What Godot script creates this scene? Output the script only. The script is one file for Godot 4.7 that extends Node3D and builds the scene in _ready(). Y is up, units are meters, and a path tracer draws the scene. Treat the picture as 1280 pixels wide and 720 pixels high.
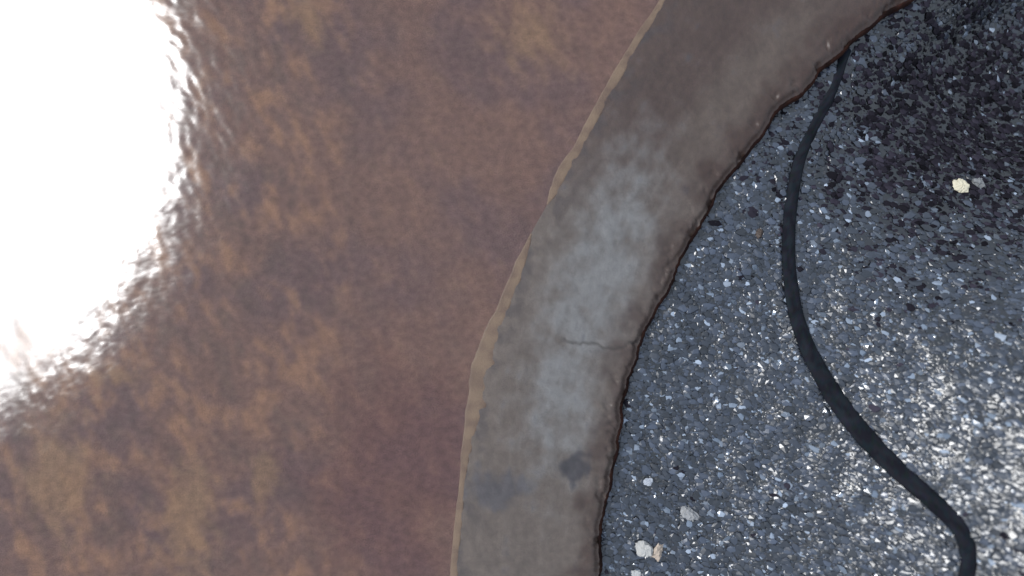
extends Node3D
# A close-up, looking down on a round rusty collar with a worn grey rim, and on the dark grit inside it.

const S := 0.00032            # metres per photograph pixel on the plate (y = 0)
const H := 0.28               # height of the lens over the plate
var C := Vector2((1682.0 - 640.0) * S, (750.0 - 360.0) * S)   # centre of the round opening
const R_IN := 932.0 * S
const R_OUT := 0.80
var edge_t := PackedFloat32Array()
var edge_r := PackedFloat32Array()
var n_big := noise(11, 18.0, 3)
var n_mid := noise(12, 70.0, 4)
var n_fine := noise(13, 260.0, 2)
var n_bump := noise(14, 150.0, 3)
var n_tint := noise(15, 40.0, 3)
var n_edge := noise(16, 45.0, 3)
var n_soil := noise(17, 55.0, 4)
var n_fibre := noise(18, 100.0, 3)
var rng := RandomNumberGenerator.new()

func noise(seed_value: int, freq: float, oct: int) -> FastNoiseLite:
	var n := FastNoiseLite.new()
	n.seed = seed_value
	n.noise_type = FastNoiseLite.TYPE_SIMPLEX_SMOOTH
	n.frequency = freq
	n.fractal_octaves = oct
	return n

func lin(r: float, g: float, b: float) -> Color:      # an sRGB colour as a linear one
	return Color(r, g, b).srgb_to_linear()

func flat(px: float, py: float) -> Vector2:            # a spot of the plate, from its place in the photograph
	return Vector2((px - 640.0) * S, (py - 360.0) * S)

func on_bed(px: float, py: float) -> Vector3:          # the spot of the grit bed seen there
	var y := -0.01
	var p := Vector2.ZERO
	for k in 12:
		p = flat(px, py) * (H - y) / H
		y = bed_height(p)
	return Vector3(p.x, y, p.y)

func to_px(p: Vector2) -> Vector2:
	return p / S + Vector2(640, 360)

func blob(p: Vector2, c: Vector2, rx: float, ry: float, turn := 0.0) -> float:
	var d := (p - c).rotated(-turn)
	return exp(-(d.x * d.x / (rx * rx) + d.y * d.y / (ry * ry)))

func bed_height(p: Vector2) -> float:
	var d := p - C
	var r := d.length()
	if r > R_IN + 0.004:
		return -0.034
	var heap := p - (C + Vector2(-0.045, -0.015))  # added mound, its slope shaped to give the sun sheen at lower right
	var hollow := p - (C + Vector2(-0.085, -0.205))  # added pit, sloped away from the sun to darken the upper right
	var y := -0.0105 + 0.132 * exp(-heap.length_squared() / (2.0 * 0.078 * 0.078)) * smoothstep(R_IN, R_IN * 0.75, r)
	y -= 0.032 * exp(-hollow.length_squared() / (2.0 * 0.055 * 0.055)) * smoothstep(R_IN, R_IN * 0.9, r)
	y += 0.0016 * n_big.get_noise_2d(p.x, p.y) + 0.0012 * n_soil.get_noise_2d(p.x, p.y)
	return y

func edge_radius(t: float) -> float:
	var n := edge_t.size()
	if t <= edge_t[0]:
		return edge_r[0]
	for i in n - 1:
		if t <= edge_t[i + 1]:
			return cubic_interpolate(edge_r[i], edge_r[i + 1], edge_r[maxi(i - 1, 0)], edge_r[mini(i + 2, n - 1)], (t - edge_t[i]) / (edge_t[i + 1] - edge_t[i]))
	return edge_r[n - 1]

func inner_radius(t: float) -> float:
	var p := C - Vector2(cos(t), sin(t)) * R_IN
	return R_IN + 0.0026 * n_edge.get_noise_2d(p.x * 0.7, p.y * 0.7) + 0.0008 * n_mid.get_noise_2d(p.x * 0.35, p.y * 0.35) + 0.0003 * n_fine.get_noise_2d(p.x * 1.6, p.y * 1.6)

func spot(t: float, r: float) -> Vector2:
	return C - Vector2(cos(t), sin(t)) * r

func angles(fine: float, coarse: float) -> PackedFloat32Array:   # once round, close together where the lens looks
	var a := PackedFloat32Array()
	var t := -0.14
	while t < 1.2:
		a.append(t)
		t += fine
	while t < TAU - 0.14 - coarse * 0.5:
		a.append(t)
		t += coarse
	a.append(TAU - 0.14)
	return a

# A sheet in rings: radius(i, t) gives the distance of ring i, shape(p, r, t, i) gives [height, colour].
func rings(ts: PackedFloat32Array, n: int, radius: Callable, shape: Callable) -> ArrayMesh:
	var v := PackedVector3Array()
	var c := PackedColorArray()
	var ix := PackedInt32Array()
	var m := ts.size()
	for j in m:
		for i in n:
			var r: float = radius.call(i, ts[j])
			var p := spot(ts[j], r)
			var h: Array = shape.call(p, r, ts[j], i)
			v.append(Vector3(p.x, h[0], p.y))
			c.append(h[1])
	for j in m - 1:
		for i in n - 1:
			var a := j * n + i
			ix.append_array([a, a + n, a + 1, a + 1, a + n, a + n + 1])
	return surface(v, c, ix)

func surface(v: PackedVector3Array, c: PackedColorArray, ix: PackedInt32Array) -> ArrayMesh:
	var nr := PackedVector3Array()
	nr.resize(v.size())
	for k in range(0, ix.size(), 3):
		var q := (v[ix[k + 2]] - v[ix[k]]).cross(v[ix[k + 1]] - v[ix[k]])
		for e in 3:
			nr[ix[k + e]] += q
	for k in nr.size():
		nr[k] = nr[k].normalized()
	var a := []
	a.resize(Mesh.ARRAY_MAX)
	a[Mesh.ARRAY_VERTEX] = v
	a[Mesh.ARRAY_NORMAL] = nr
	a[Mesh.ARRAY_COLOR] = c
	a[Mesh.ARRAY_INDEX] = ix
	var mesh := ArrayMesh.new()
	mesh.add_surface_from_arrays(Mesh.PRIMITIVE_TRIANGLES, a)
	return mesh

func obj(called: String, mesh: Mesh, mat: Material, parent: Node = self) -> MeshInstance3D:
	var o := MeshInstance3D.new()
	o.name = called
	o.mesh = mesh
	o.material_override = mat
	parent.add_child(o, true)
	return o

func tag(o: Node, label: String, category: String, group := "") -> void:
	o.set_meta("label", label)
	o.set_meta("category", category)
	if group != "":
		o.set_meta("group", group)

func relief(seed_value: int, freq: float, strength: float) -> ImageTexture:
	var n := noise(seed_value, freq, 4)
	var im := n.get_seamless_image(1024, 1024)
	im.convert(Image.FORMAT_RGBA8)
	im.bump_map_to_normal_map(strength)
	im.generate_mipmaps()
	return ImageTexture.create_from_image(im)

func grain_relief() -> ImageTexture:       # the packed grains of the bed
	var n := noise(35, 0.03, 2)
	n.noise_type = FastNoiseLite.TYPE_CELLULAR
	n.cellular_distance_function = FastNoiseLite.DISTANCE_EUCLIDEAN
	n.cellular_return_type = FastNoiseLite.RETURN_DISTANCE
	n.cellular_jitter = 1.0
	var im := n.get_seamless_image(1024, 1024, true)
	im.convert(Image.FORMAT_RGBA8)
	im.bump_map_to_normal_map(14.0)
	im.generate_mipmaps()
	return ImageTexture.create_from_image(im)

func painted_shade(p: Vector2) -> float:           # shade at the upper right, painted into the grit colour
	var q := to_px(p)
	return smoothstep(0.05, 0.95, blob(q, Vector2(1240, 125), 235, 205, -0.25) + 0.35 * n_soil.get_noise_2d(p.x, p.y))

func grey(seed_value: int, freq: float, low: float, high: float) -> ImageTexture:
	var n := noise(seed_value, freq, 4)
	var im := n.get_seamless_image(1024, 1024)
	im.convert(Image.FORMAT_RGBA8)
	for y in 1024:
		for x in 1024:
			var g := lerpf(low, high, im.get_pixel(x, y).r)
			im.set_pixel(x, y, Color(g, g, g))
	im.generate_mipmaps()
	return ImageTexture.create_from_image(im)

func skin(rough: float, metal: float, spec: float, tile: float, bump: Texture2D, bump_scale: float, patch: Texture2D = null) -> StandardMaterial3D:
	var m := StandardMaterial3D.new()
	m.vertex_color_use_as_albedo = true
	m.roughness = rough
	m.metallic = metal
	m.metallic_specular = spec
	m.uv1_triplanar = true
	m.uv1_world_triplanar = true
	m.uv1_scale = Vector3.ONE / tile
	if bump:
		m.normal_enabled = true
		m.normal_texture = bump
		m.normal_scale = bump_scale
	if patch:
		m.albedo_texture = patch
	return m

func rock(seed_value: int, rough: float) -> ArrayMesh:      # a broken grain of about unit radius, with flat facets
	var r := RandomNumberGenerator.new()
	r.seed = seed_value
	var g := (1.0 + sqrt(5.0)) / 2.0
	var p := [Vector3(-1, g, 0), Vector3(1, g, 0), Vector3(-1, -g, 0), Vector3(1, -g, 0), Vector3(0, -1, g), Vector3(0, 1, g),
		Vector3(0, -1, -g), Vector3(0, 1, -g), Vector3(g, 0, -1), Vector3(g, 0, 1), Vector3(-g, 0, -1), Vector3(-g, 0, 1)]
	for k in 12:
		p[k] = p[k].normalized() * r.randf_range(1.0 - rough, 1.0 + rough * 0.6)
	var f := [0, 11, 5, 0, 5, 1, 0, 1, 7, 0, 7, 10, 0, 10, 11, 1, 5, 9, 5, 11, 4, 11, 10, 2, 10, 7, 6, 7, 1, 8,
		3, 9, 4, 3, 4, 2, 3, 2, 6, 3, 6, 8, 3, 8, 9, 4, 9, 5, 2, 4, 11, 6, 2, 10, 8, 6, 7, 9, 8, 1]
	var st := SurfaceTool.new()
	st.begin(Mesh.PRIMITIVE_TRIANGLES)
	st.set_smooth_group(-1)
	for k in range(0, 60, 3):
		for e in [0, 2, 1]:
			st.add_vertex(p[f[k + e]])
	st.generate_normals()
	return st.commit()

func _ready() -> void:
	var cam := Camera3D.new()
	cam.name = "camera"
	cam.position = Vector3(0, H, 0)
	cam.rotation_degrees = Vector3(-90, 0, 0)
	cam.fov = rad_to_deg(2.0 * atan(360.0 * S / H))
	cam.near = 0.01
	cam.far = 200.0
	var lens := CameraAttributesPhysical.new()
	lens.frustum_focal_length = 12.0 / (360.0 * S / H)
	lens.frustum_focus_distance = 0.296
	lens.exposure_aperture = 4.2
	cam.attributes = lens
	cam.fov = rad_to_deg(2.0 * atan(360.0 * S / H))
	add_child(cam)
	var env := Environment.new()
	var sm := ProceduralSkyMaterial.new()
	sm.sky_top_color = Color(0.73, 0.785, 0.86)
	sm.sky_horizon_color = Color(0.80, 0.84, 0.88)
	sm.sky_curve = 0.2
	sm.ground_bottom_color = Color(0.25, 0.24, 0.23)
	sm.ground_horizon_color = Color(0.6, 0.62, 0.64)
	sm.sun_angle_max = 0.0
	var sky := Sky.new()
	sky.sky_material = sm
	env.background_mode = Environment.BG_SKY
	env.sky = sky
	env.background_energy_multiplier = 0.65
	env.tonemap_mode = Environment.TONE_MAPPER_LINEAR
	env.tonemap_exposure = 2.0
	env.sdfgi_enabled = true
	env.ssao_enabled = true
	env.ssil_enabled = true
	var we := WorldEnvironment.new()
	we.name = "environment"
	we.environment = env
	add_child(we)
	var sun := DirectionalLight3D.new()
	sun.name = "sun"
	sun.light_energy = 0.5
	sun.light_color = Color(1.0, 1.0, 1.0)
	sun.light_angular_distance = 15.0
	sun.shadow_enabled = true
	sun.look_at_from_position(Vector3(-0.288, 0.296, -0.080), Vector3.ZERO)
	add_child(sun)

	rng.seed = 7
	# the worn arris between plate and rim: [across, down, width] along it
	var upper := [[850, -32, 12], [826, 5, 12], [805, 38, 14], [785, 70, 15], [762, 110, 17], [740, 150, 18], [722, 185, 18], [706, 212, 20], [693, 240, 16], [684, 256, 3]]
	var lower := [[664, 292, 3], [655, 318, 14], [643, 350, 20], [632, 378, 24], [622, 400, 26], [611, 430, 30], [603, 455, 38], [598, 480, 40], [594, 505, 34], [590, 530, 24], [584, 560, 16], [579, 590, 13], [576, 620, 12], [572, 660, 13], [569, 700, 14], [566, 760, 14]]
	var along := lower.duplicate()
	along.reverse()
	var up := upper.duplicate()
	up.reverse()
	along.append_array(up)
	for q in along:
		var d := C - flat(q[0], q[1])
		edge_t.append(d.angle())
		edge_r.append(d.length())

	var fine_relief := relief(31, 0.03, 3.0)
	var pitted_relief := relief(32, 0.012, 5.0)
	var speckle := grey(33, 0.16, 0.35, 1.25)
	make_ground(speckle, grain_relief())
	make_collar(upper, lower, fine_relief, pitted_relief, speckle)
	make_cord(fine_relief)
	make_grit()
	make_chips()

func make_ground(speckle: Texture2D, bump: Texture2D) -> void:
	var m := skin(0.32, 0.0, 0.9, 0.06, bump, 0.6, speckle)
	var far := [0.32, 0.5, 0.75, 1.2, 2.5, 6.0, 20.0, 60.0]
	var radius := func(i, _t): return 0.001 + (R_IN + 0.003) * i / 230.0 if i <= 230 else far[i - 231]
	var shape := func(p, r, _t, _i):
		var k: float = 0.75 + 0.5 * n_mid.get_noise_2d(p.x, p.y)
		k *= 1.0 - 0.7 * painted_shade(p)  # bed colour darkened by the painted shade
		return [bed_height(p) if r < R_IN + 0.003 else -0.034, Color(0.018 * k, 0.020 * k, 0.026 * k)]
	var o := obj("ground", rings(angles(0.005, 0.02), 239, radius, shape), m)
	o.set_meta("kind", "structure")
	o.set_meta("label", "dark bluish grit bed inside the round opening, heaped towards its middle to catch the sun")

func face_colour(p: Vector2) -> Color:
	var q := to_px(p)
	var a := n_big.get_noise_2d(p.x, p.y)
	var s := Vector2(p.x * 0.93 - p.y * 0.37, (p.x * 0.37 + p.y * 0.93) * 0.55)
	var b := 0.55 * n_tint.get_noise_2d(s.x, s.y) + 0.75 * n_tint.get_noise_2d(s.x * 2.3 + 1.0, s.y * 2.3)
	var f := n_mid.get_noise_2d(s.x * 1.6, s.y * 1.6)
	var g := n_fine.get_noise_2d(p.x, p.y)
	var c := lin(0.47, 0.385, 0.36).lerp(lin(0.43, 0.36, 0.36), smoothstep(-0.2, 0.4, a))
	# ochre patches, denser on the left
	var dense := 0.14 + 0.86 * smoothstep(520.0, 330.0, q.x)
	c = c.lerp(lin(0.64, 0.51, 0.40), 0.55 * dense * smoothstep(-0.12, 0.75, b + 0.35 * f))
	c = c.lerp(lin(0.36, 0.32, 0.31), 0.45 * smoothstep(0.1, 0.5, -b + 0.3 * f) * (0.25 + 0.75 * dense))
	var pale := maxf(maxf(blob(q, Vector2(235, 650), 34, 75, 0.1), blob(q, Vector2(70, 600), 45, 70)), maxf(blob(q, Vector2(330, 600), 16, 42, 0.2), 0.8 * blob(q, Vector2(660, 45), 45, 40)))
	pale = maxf(pale, 0.8 * maxf(blob(q, Vector2(385, 25), 36, 24, 0.7), blob(q, Vector2(150, 470), 38, 14)))
	c = c.lerp(lin(0.57, 0.48, 0.385), 0.65 * smoothstep(0.05, 0.9, pale + 0.5 * f))
	c = c.lerp(lin(0.39, 0.27, 0.27), 0.5 * smoothstep(0.1, 0.9, blob(q, Vector2(490, 590), 110, 170, 0.15) + 0.25 * n_tint.get_noise_2d(p.x + 3.0, p.y) + 0.25 * a))
	c = c * Color(1.03, 0.88, 0.785)
	return c * (1.0 + 0.22 * g + 0.14 * f)

func glare_dish(p: Vector2) -> float:            # broad dish added to the face, shaped so sun glare fills the left
	var d := (p - flat(-265, 115)).rotated(0.25)
	d.x *= 1.04
	var rho := d.length()
	var a := 0.164
	var y := (rho * rho - a * a) / (2.0 * 0.92)
	return -0.0015 * log(1.0 + exp(-y / 0.0015))

func face_height(p: Vector2) -> float:
	var s := Vector2(p.x * 0.93 - p.y * 0.37, (p.x * 0.37 + p.y * 0.93) * 0.5)
	var q := (p - flat(-265, 115)).length() / S
	var fringe := smoothstep(430.0, 495.0, q) * smoothstep(680.0, 520.0, q)
	return glare_dish(p) + (0.00001 + 0.00014 * fringe) * n_bump.get_noise_2d(s.x * 1.35, s.y * 1.35) + (0.0001 + 0.0001 * fringe) * n_tint.get_noise_2d(s.x, s.y) + 0.0007 * n_big.get_noise_2d(p.x * 0.4, p.y * 0.4)

func make_collar(upper: Array, lower: Array, fine: Texture2D, pitted: Texture2D, speckle: Texture2D) -> void:
	var root := Node3D.new()
	root.name = "rusty_collar"
	root.position = Vector3.ZERO
	add_child(root)
	tag(root, "round brown rusty metal collar with worn grey inner rim around the dark grit", "metal collar")
	# the broad brown face
	var m := skin(0.5, 0.0, 0.1, 0.06, pitted, 0.05, speckle)
	m.clearcoat_enabled = true
	m.clearcoat = 1.0
	m.clearcoat_roughness = 0.19
	var radius := func(i, t):
		var e: float = edge_radius(t)
		if i <= 360:
			return e + (0.785 - e) * i / 360.0
		return [0.788, 0.791, 0.794, R_OUT - 0.003, R_OUT, R_OUT + 0.0005][i - 361]
	var shape := func(p, r, t, i):
		var y: float = face_height(p)
		if i > 364:
			y -= [0.002, 0.03][i - 365]
		return [y, face_colour(p)]
	obj("face", rings(angles(0.0015, 0.02), 367, radius, shape), m, root)
	# the worn rim that slopes down to the grit
	var rm := skin(0.42, 0.0, 0.5, 0.05, pitted, 0.35, speckle)
	var rim_radius := func(i, t): return lerpf(edge_radius(t), inner_radius(t), i / 80.0)
	var rim_shape := func(p, r, t, i):
		var k: float = i / 80.0
		var y: float = lerpf(face_height(p), -0.0042, smoothstep(0.0, 1.0, k)) + 0.0006 * sin(PI * k)
		y -= 0.0018 * smoothstep(0.95, 1.0, k) + 0.003 * maxf(0.0, n_edge.get_noise_2d(p.x * 2.2 + 1.0, p.y * 2.2) - 0.12) * smoothstep(0.78, 1.0, k)
		y += 0.0004 * n_mid.get_noise_2d(p.x, p.y) * sin(PI * k) + 0.00012 * n_bump.get_noise_2d(p.x, p.y)
		var q: Vector2 = to_px(p)
		y -= 0.0007 * blob(q, Vector2(717, 588), 15, 13)
		var crack := absf(q.y - 434.0 - 0.06 * (q.x - 740.0) - 14.0 * n_tint.get_noise_2d(p.x * 1.7, 0.0))
		var on_crack := smoothstep(3.0, 0.5, crack) * smoothstep(690.0, 715.0, q.x) * smoothstep(850.0, 800.0, q.x)
		y -= 0.0004 * on_crack
		return [y, rim_colour(p, q, k, t, r, on_crack)]
	obj("rim", rings(angles(0.0019, 0.02), 81, rim_radius, rim_shape), rm, root)
	# the dark lip that drops from the rim into the bed
	var lm := skin(0.95, 0.0, 0.15, 0.04, pitted, 0.8, speckle)
	var lip_radius := func(i, t): return inner_radius(t) - [0.0, 0.0009, 0.0016, 0.0018, 0.001, -0.001][i]
	var lip_shape := func(p, _r, _t, i):
		var w: float = n_mid.get_noise_2d(p.x * 1.5, p.y * 1.5)
		var y: float = [-0.0064, -0.0068, -0.0085, -0.011, -0.014, -0.018][i] + (0.0 if i == 0 else 0.0006 * w)
		return [y, lin(0.20, 0.15, 0.14).lerp(lin(0.30, 0.20, 0.17), clampf(0.5 + w, 0.0, 1.0))]
	var lip := obj("lip", rings(angles(0.0025, 0.02), 6, lip_radius, lip_shape), lm, root)
	lip.set_meta("label", "dark rusty broken lip along the inner edge of the rim")
	# tan strips where the coat has worn off the arris
	var wm := skin(0.6, 0.0, 0.4, 0.04, fine, 0.4, speckle)
	for strip in [upper, lower]:
		var o := obj("worn_edge", strip_mesh(strip), wm, root)
		o.set_meta("label", "tan worn strip of edge, upper length" if strip == upper else "tan worn strip of edge, lower length with the wide patch")

func rim_colour(p: Vector2, q: Vector2, k: float, t: float, r: float, on_crack: float) -> Color:
	var fibre := n_fibre.get_noise_2d(r * 2.2, t * R_IN * 0.35)
	var f := n_mid.get_noise_2d(p.x, p.y)
	var c := lin(0.45, 0.40, 0.365)
	c = c.lerp(lin(0.345, 0.275, 0.245), smoothstep(330.0, 120.0, q.y) * 0.95)
	var grey_patch := maxf(blob(q, Vector2(750, 345), 62, 165, 0.34), 0.85 * blob(q, Vector2(705, 490), 58, 130, 0.1))
	c = c.lerp(lin(0.43, 0.375, 0.335), 0.7 * smoothstep(0.1, 0.9, blob(q, Vector2(935, 105), 42, 170, 0.72) + 0.2 * f))
	c = c.lerp(lin(0.55, 0.545, 0.54), 0.8 * smoothstep(0.05, 1.0, grey_patch * (0.95 + 0.4 * f) + 0.2 * f + 0.1 * fibre))
	c = c.lerp(lin(0.33, 0.30, 0.30), 0.6 * smoothstep(0.25, 0.0, k) * smoothstep(0.1, -0.3, f))
	c = c.lerp(lin(0.31, 0.31, 0.34), 0.6 * smoothstep(0.2, 0.8, blob(q, Vector2(622, 612), 38, 24) + 0.6 * f + 0.3 * fibre))
	c = c.lerp(lin(0.27, 0.19, 0.155), 0.75 * smoothstep(0.74, 0.99, k + 0.16 * f + 0.18 * n_edge.get_noise_2d(p.x, p.y)))
	c = c.lerp(lin(0.24, 0.23, 0.25), 0.8 * smoothstep(0.25, 0.7, blob(q, Vector2(717, 586), 24, 17) + 0.45 * f + 0.3 * fibre))
	c = c.lerp(lin(0.26, 0.23, 0.21), 0.6 * on_crack)
	return c * (1.0 + 0.16 * f + 0.10 * fibre + 0.14 * n_fine.get_noise_2d(p.x, p.y))

func strip_mesh(strip: Array) -> ArrayMesh:
	var v := PackedVector3Array()
	var c := PackedColorArray()
	var ix := PackedInt32Array()
	var curve := Curve2D.new()
	for q in strip:
		curve.add_point(flat(q[0], q[1]))
	for k in range(1, strip.size() - 1):
		var h := (curve.get_point_position(k + 1) - curve.get_point_position(k - 1)) / 6.0
		curve.set_point_in(k, -h)
		curve.set_point_out(k, h)
	curve.bake_interval = 0.0008
	var total := curve.get_baked_length()
	var n := int(total / 0.0007)
	var seg := 0
	var at := 0.0
	for j in n + 1:
		var d := total * j / n
		var p := curve.sample_baked(d)
		var dir := (curve.sample_baked(minf(d + 0.004, total)) - curve.sample_baked(maxf(d - 0.004, 0.0))).normalized()
		while seg < strip.size() - 2 and d > at + flat(strip[seg][0], strip[seg][1]).distance_to(flat(strip[seg + 1][0], strip[seg + 1][1])):
			at += flat(strip[seg][0], strip[seg][1]).distance_to(flat(strip[seg + 1][0], strip[seg + 1][1]))
			seg += 1
		var leg := flat(strip[seg][0], strip[seg][1]).distance_to(flat(strip[seg + 1][0], strip[seg + 1][1]))
		var w: float = lerpf(strip[seg][2], strip[seg + 1][2], clampf((d - at) / leg, 0, 1)) * S * 0.5
		var side := Vector2(dir.y, -dir.x)
		var wl := w * (1.0 + 0.35 * n_big.get_noise_2d(p.x * 2.5, p.y * 2.5))
		var wr := w * (1.0 + 0.35 * n_big.get_noise_2d(p.x * 2.5 + 5.0, p.y * 2.5))
		for i in 9:
			var k := i / 8.0
			var s := p + side * lerpf(-wr, wl, k)
			var y := face_height(s) - 0.0002 + 0.0003 * sqrt(maxf(0.0, sin(PI * k))) + (0.0 if i > 0 and i < 8 else -0.001)
			v.append(Vector3(s.x, y, s.y))
			var f := n_mid.get_noise_2d(s.x * 1.5, s.y * 1.5)
			c.append(lin(0.57, 0.48, 0.40).lerp(lin(0.47, 0.385, 0.335), clampf(0.35 + f, 0.0, 1.0)).lerp(lin(0.44, 0.355, 0.31), pow(absf(k - 0.5) * 2.0, 3.0) * 0.9))
	for j in n:
		for i in 8:
			var a := j * 9 + i
			ix.append_array([a, a + 1, a + 9, a + 1, a + 10, a + 9])
	# faces up whichever way the strip runs
	var up := (v[9] - v[0]).cross(v[1] - v[0]).y
	if up < 0.0:
		pass
	return surface(v, c, ix)

var cord_path: Array = []
func make_cord(fine: Texture2D) -> void:
	# [across, down, width, how far its middle stands over the grit in radii]
	var way := [[1098, 4, 12, -0.9], [1062, 58, 13, -0.4], [1049, 90, 16, 0.0], [1036, 122, 18, 0.2], [1016, 160, 19, 0.25], [999, 200, 20, 0.25], [989, 250, 22, 0.3], [985, 300, 23, 0.3], [987, 350, 24, 0.3], [996, 400, 25, 0.3], [1015, 448, 27, 0.3], [1044, 498, 30, 0.3], [1080, 545, 34, 0.3], [1124, 590, 35, 0.3], [1166, 627, 33, 0.3], [1196, 658, 30, 0.3], [1209, 692, 28, 0.3], [1205, 728, 27, 0.2], [1188, 770, 26, -0.1], [1165, 805, 24, -1.4]]
	var curve := Curve3D.new()
	var wide := PackedFloat32Array()
	for q in way:
		var p := on_bed(q[0], q[1])
		var r: float = q[2] * S * 0.5
		p.y += r * (q[3] - 0.1)
		curve.add_point(p)
	for k in range(1, way.size() - 1):
		var h := (curve.get_point_position(k + 1) - curve.get_point_position(k - 1)) / 6.0
		curve.set_point_in(k, -h)
		curve.set_point_out(k, h)
	var total := curve.get_baked_length()
	var n := 260
	var v := PackedVector3Array()
	var c := PackedColorArray()
	var ix := PackedInt32Array()
	for j in n + 1:
		var d := total * j / n
		var p := curve.sample_baked(d, true)
		var dir := (curve.sample_baked(minf(d + 0.002, total), true) - curve.sample_baked(maxf(d - 0.002, 0.0), true)).normalized()
		var f := d / total * (way.size() - 1)
		var i0 := mini(int(f), way.size() - 2)
		var r: float = lerpf(way[i0][2], way[i0 + 1][2], f - i0) * S * 0.35
		r *= 1.0 + 0.05 * n_mid.get_noise_2d(d, 3.0)
		cord_path.append([Vector2(p.x, p.z), r])
		var side := dir.cross(Vector3.UP).normalized()
		var top := side.cross(dir).normalized()
		for k in 20:
			var a := TAU * k / 20.0
			v.append(p + (side * cos(a) + top * sin(a) * 0.48) * r)
			var g := 0.8 + 0.5 * n_mid.get_noise_2d(p.x * 1.5 + cos(a) * 0.01, p.z * 1.5)
			c.append(Color(0.015 * g, 0.017 * g, 0.022 * g))
	for j in n:
		for k in 20:
			var a := j * 20 + k
			var b := j * 20 + (k + 1) % 20
			ix.append_array([a, a + 20, b, b, a + 20, b + 20])
	var m := skin(0.85, 0.0, 0.2, 0.03, fine, 0.8)
	var o := obj("rubber_cord", surface(v, c, ix), m)
	tag(o, "matte black rubber cord curving across the dark grit", "cord")

func clear_of_cord(p: Vector2, grain: float) -> bool:
	for k in range(0, cord_path.size(), 3):
		if p.distance_to(cord_path[k][0]) < cord_path[k][1] * 0.85 + grain * 0.6:
			return false
	return true

func grit_part(called: String, parent: Node, count: int, kinds: Array, mesh: Mesh, mat: Material) -> void:
	var xs := []
	var cs := []
	for k in count:
		var a := rng.randf() * TAU
		var r := sqrt(rng.randf()) * (R_IN - 0.001)
		var p := spot(a, r)
		var size := (0.0005 + 0.0012 * pow(rng.randf(), 2.6)) * (kinds[0] as float)
		var near := absf(p.x - 0.12) < 0.13 and absf(p.y) < 0.16
		if near and not clear_of_cord(p, size * rng.randf_range(-1.0, 1.0)):
			continue
		if rng.randf() < smoothstep(0.05, 0.45, n_soil.get_noise_2d(p.x * 0.5 + 9.0, p.y * 0.5)) * 0.4:
			continue
		var wet := painted_shade(p) if near else 0.0
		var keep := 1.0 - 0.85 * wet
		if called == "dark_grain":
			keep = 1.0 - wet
		elif called == "shaded_grain":
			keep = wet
		if rng.randf() > keep:
			continue
		var e := 0.003
		var tilt := Vector3(bed_height(p - Vector2(e, 0)) - bed_height(p + Vector2(e, 0)), 2.0 * e, bed_height(p - Vector2(0, e)) - bed_height(p + Vector2(0, e))).normalized()
		var lean := 0.17 if (kinds[0] as float) > 0.9 else 0.40
		var lay := Basis(Quaternion(Vector3.UP, tilt))
		var stretch := rng.randf_range(1.0, 1.9)
		var b := Basis(Vector3.UP, rng.randf_range(-0.5, 0.5) - 0.35) * Basis.from_scale(Vector3(size * stretch, size * rng.randf_range(0.16, 0.42), size))
		b = lay * Basis(Vector3(1, 0, 0), rng.randf_range(-lean, lean)) * Basis(Vector3(0, 0, 1), rng.randf_range(-lean, lean)) * b * Basis(Vector3(rng.randf() - 0.5, rng.randf() - 0.5, rng.randf() - 0.5).normalized(), rng.randf() * TAU)
		xs.append(Transform3D(b, Vector3(p.x, bed_height(p) + size * rng.randf_range(-0.1, 0.35), p.y)))
		var g := rng.randf_range(0.35, 1.6)
		var base: Color = kinds[1].lerp(kinds[2], rng.randf())
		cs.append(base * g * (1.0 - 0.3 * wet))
	var mm := MultiMesh.new()
	mm.transform_format = MultiMesh.TRANSFORM_3D
	mm.use_colors = true
	mm.mesh = mesh
	mm.instance_count = xs.size()
	for k in xs.size():
		mm.set_instance_transform(k, xs[k])
		mm.set_instance_color(k, cs[k])
	var o := MultiMeshInstance3D.new()
	o.name = called
	o.multimesh = mm
	o.material_override = mat
	o.set_meta("kind", "stuff")
	parent.add_child(o, true)

func make_grit() -> void:
	var root := Node3D.new()
	root.name = "loose_grit"
	add_child(root)
	root.set_meta("kind", "stuff")
	tag(root, "loose dark glinting grit spread over the bed inside the collar", "grit")
	var dull := skin(0.33, 0.0, 0.75, 0.05, null, 0.0)
	var bright := skin(0.18, 0.0, 1.0, 0.05, null, 0.0)
	grit_part("dark_grain", root, 240000, [1.0, Color(0.006, 0.009, 0.015), Color(0.032, 0.041, 0.062)], rock(3, 0.35), dull)
	grit_part("shaded_grain", root, 150000, [1.0, Color(0.011, 0.0095, 0.014), Color(0.034, 0.030, 0.042)], rock(7, 0.35), skin(0.75, 0.0, 0.2, 0.05, null, 0.0))  # darker, duller grains that paint the shade at the upper right
	grit_part("bright_grain", root, 24000, [0.85, Color(0.06, 0.08, 0.11), Color(0.24, 0.28, 0.34)], rock(5, 0.4), bright)

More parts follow.
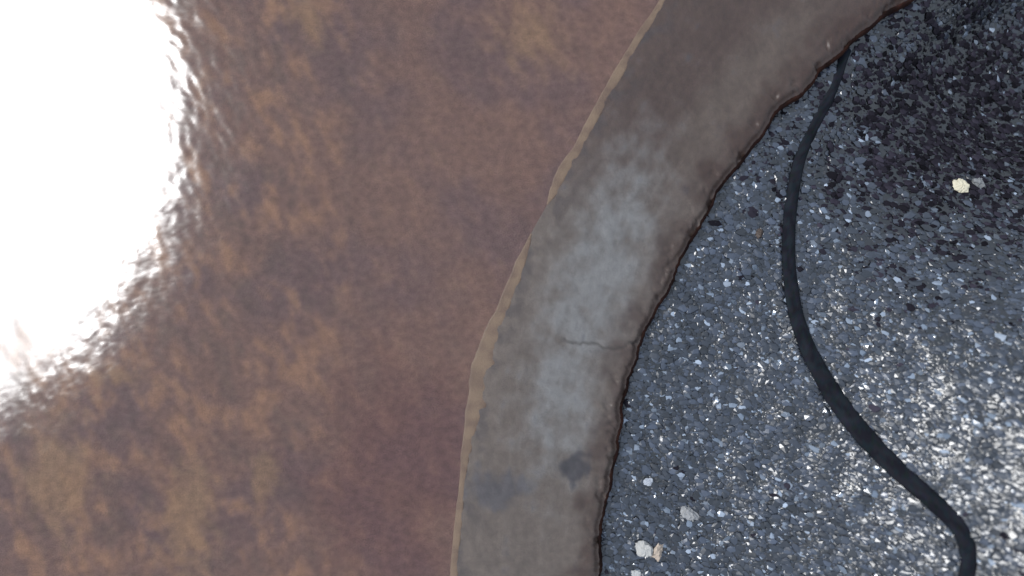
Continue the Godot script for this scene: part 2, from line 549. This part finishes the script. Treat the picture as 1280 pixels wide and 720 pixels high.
func make_chips() -> void:
	# [across, down, size, colour, label]
	var chips := [
		[1200, 232, 17, Color(0.55, 0.50, 0.37), "cream stone chip alone on the darkest grit, right of the cord"],
		[1221, 229, 12, Color(0.15, 0.155, 0.16), "dull grey stone flake touching the cream chip"],
		[861, 641, 19, Color(0.26, 0.26, 0.26), "pale grey jagged stone chip between the rim and the cord, upper of the bottom pair"],
		[806, 685, 17, Color(0.38, 0.37, 0.35), "white angular stone chip near the bottom of the rim"],
		[821, 690, 13, Color(0.42, 0.34, 0.27), "pinkish tan stone chip against the white chip"],
		[809, 602, 9, Color(0.36, 0.38, 0.42), "small pale grey chip standing in for a cluster of glints close to the rim"],  # pale colour paints glints here
		[796, 720, 13, Color(0.38, 0.38, 0.37), "white stone chip cut by the bottom edge of the photo"],
		[949, 292, 9, Color(0.05, 0.034, 0.026), "small dark brown stone left of the cord"],
	]
	var k := 0
	for q in chips:
		var p := on_bed(q[0], q[1])
		var r: float = q[2] * S * 0.8
		var m := skin(0.6, 0.0, 0.5, 0.02, null, 0.0)
		m.vertex_color_use_as_albedo = false
		m.albedo_color = (q[3] as Color).linear_to_srgb()
		var o := obj("stone_chip", chip_mesh(40 + k), m)
		o.position = p + Vector3(0, r * 0.12 if q[2] > 12 else 0.001, 0)
		o.basis = Basis(Vector3.UP, rng.randf() * TAU) * Basis(Vector3.RIGHT, rng.randf_range(-0.3, 0.3)) * Basis.from_scale(Vector3(r * rng.randf_range(0.95, 1.3), r * 0.5, r * rng.randf_range(0.75, 1.0)))
		tag(o, q[4], "stone", "stone chips lying on the grit")
		k += 1

func chip_mesh(seed_value: int) -> ArrayMesh:      # a jagged chip: a ball cut by random planes
	var r := RandomNumberGenerator.new()
	r.seed = seed_value
	var cuts := []
	for k in 11:
		cuts.append([Vector3(r.randf_range(-1, 1), r.randf_range(-0.8, 0.8), r.randf_range(-1, 1)).normalized(), r.randf_range(0.45, 0.85)])
	var ball := SphereMesh.new()
	ball.radius = 1.0
	ball.height = 2.0
	ball.radial_segments = 24
	ball.rings = 12
	var a := ball.get_mesh_arrays()
	var v: PackedVector3Array = a[Mesh.ARRAY_VERTEX]
	var nz := noise(seed_value, 2.5, 3)
	for k in v.size():
		var d := v[k].normalized()
		var far := 1.0
		for cut in cuts:
			var w := d.dot(cut[0])
			if w > 0.05:
				far = minf(far, cut[1] / w)
		v[k] = d * far * (1.0 + 0.35 * nz.get_noise_3dv(d))
	var st := SurfaceTool.new()
	st.begin(Mesh.PRIMITIVE_TRIANGLES)
	st.set_smooth_group(-1)
	for i in a[Mesh.ARRAY_INDEX]:
		st.add_vertex(v[i])
	st.generate_normals()
	return st.commit()
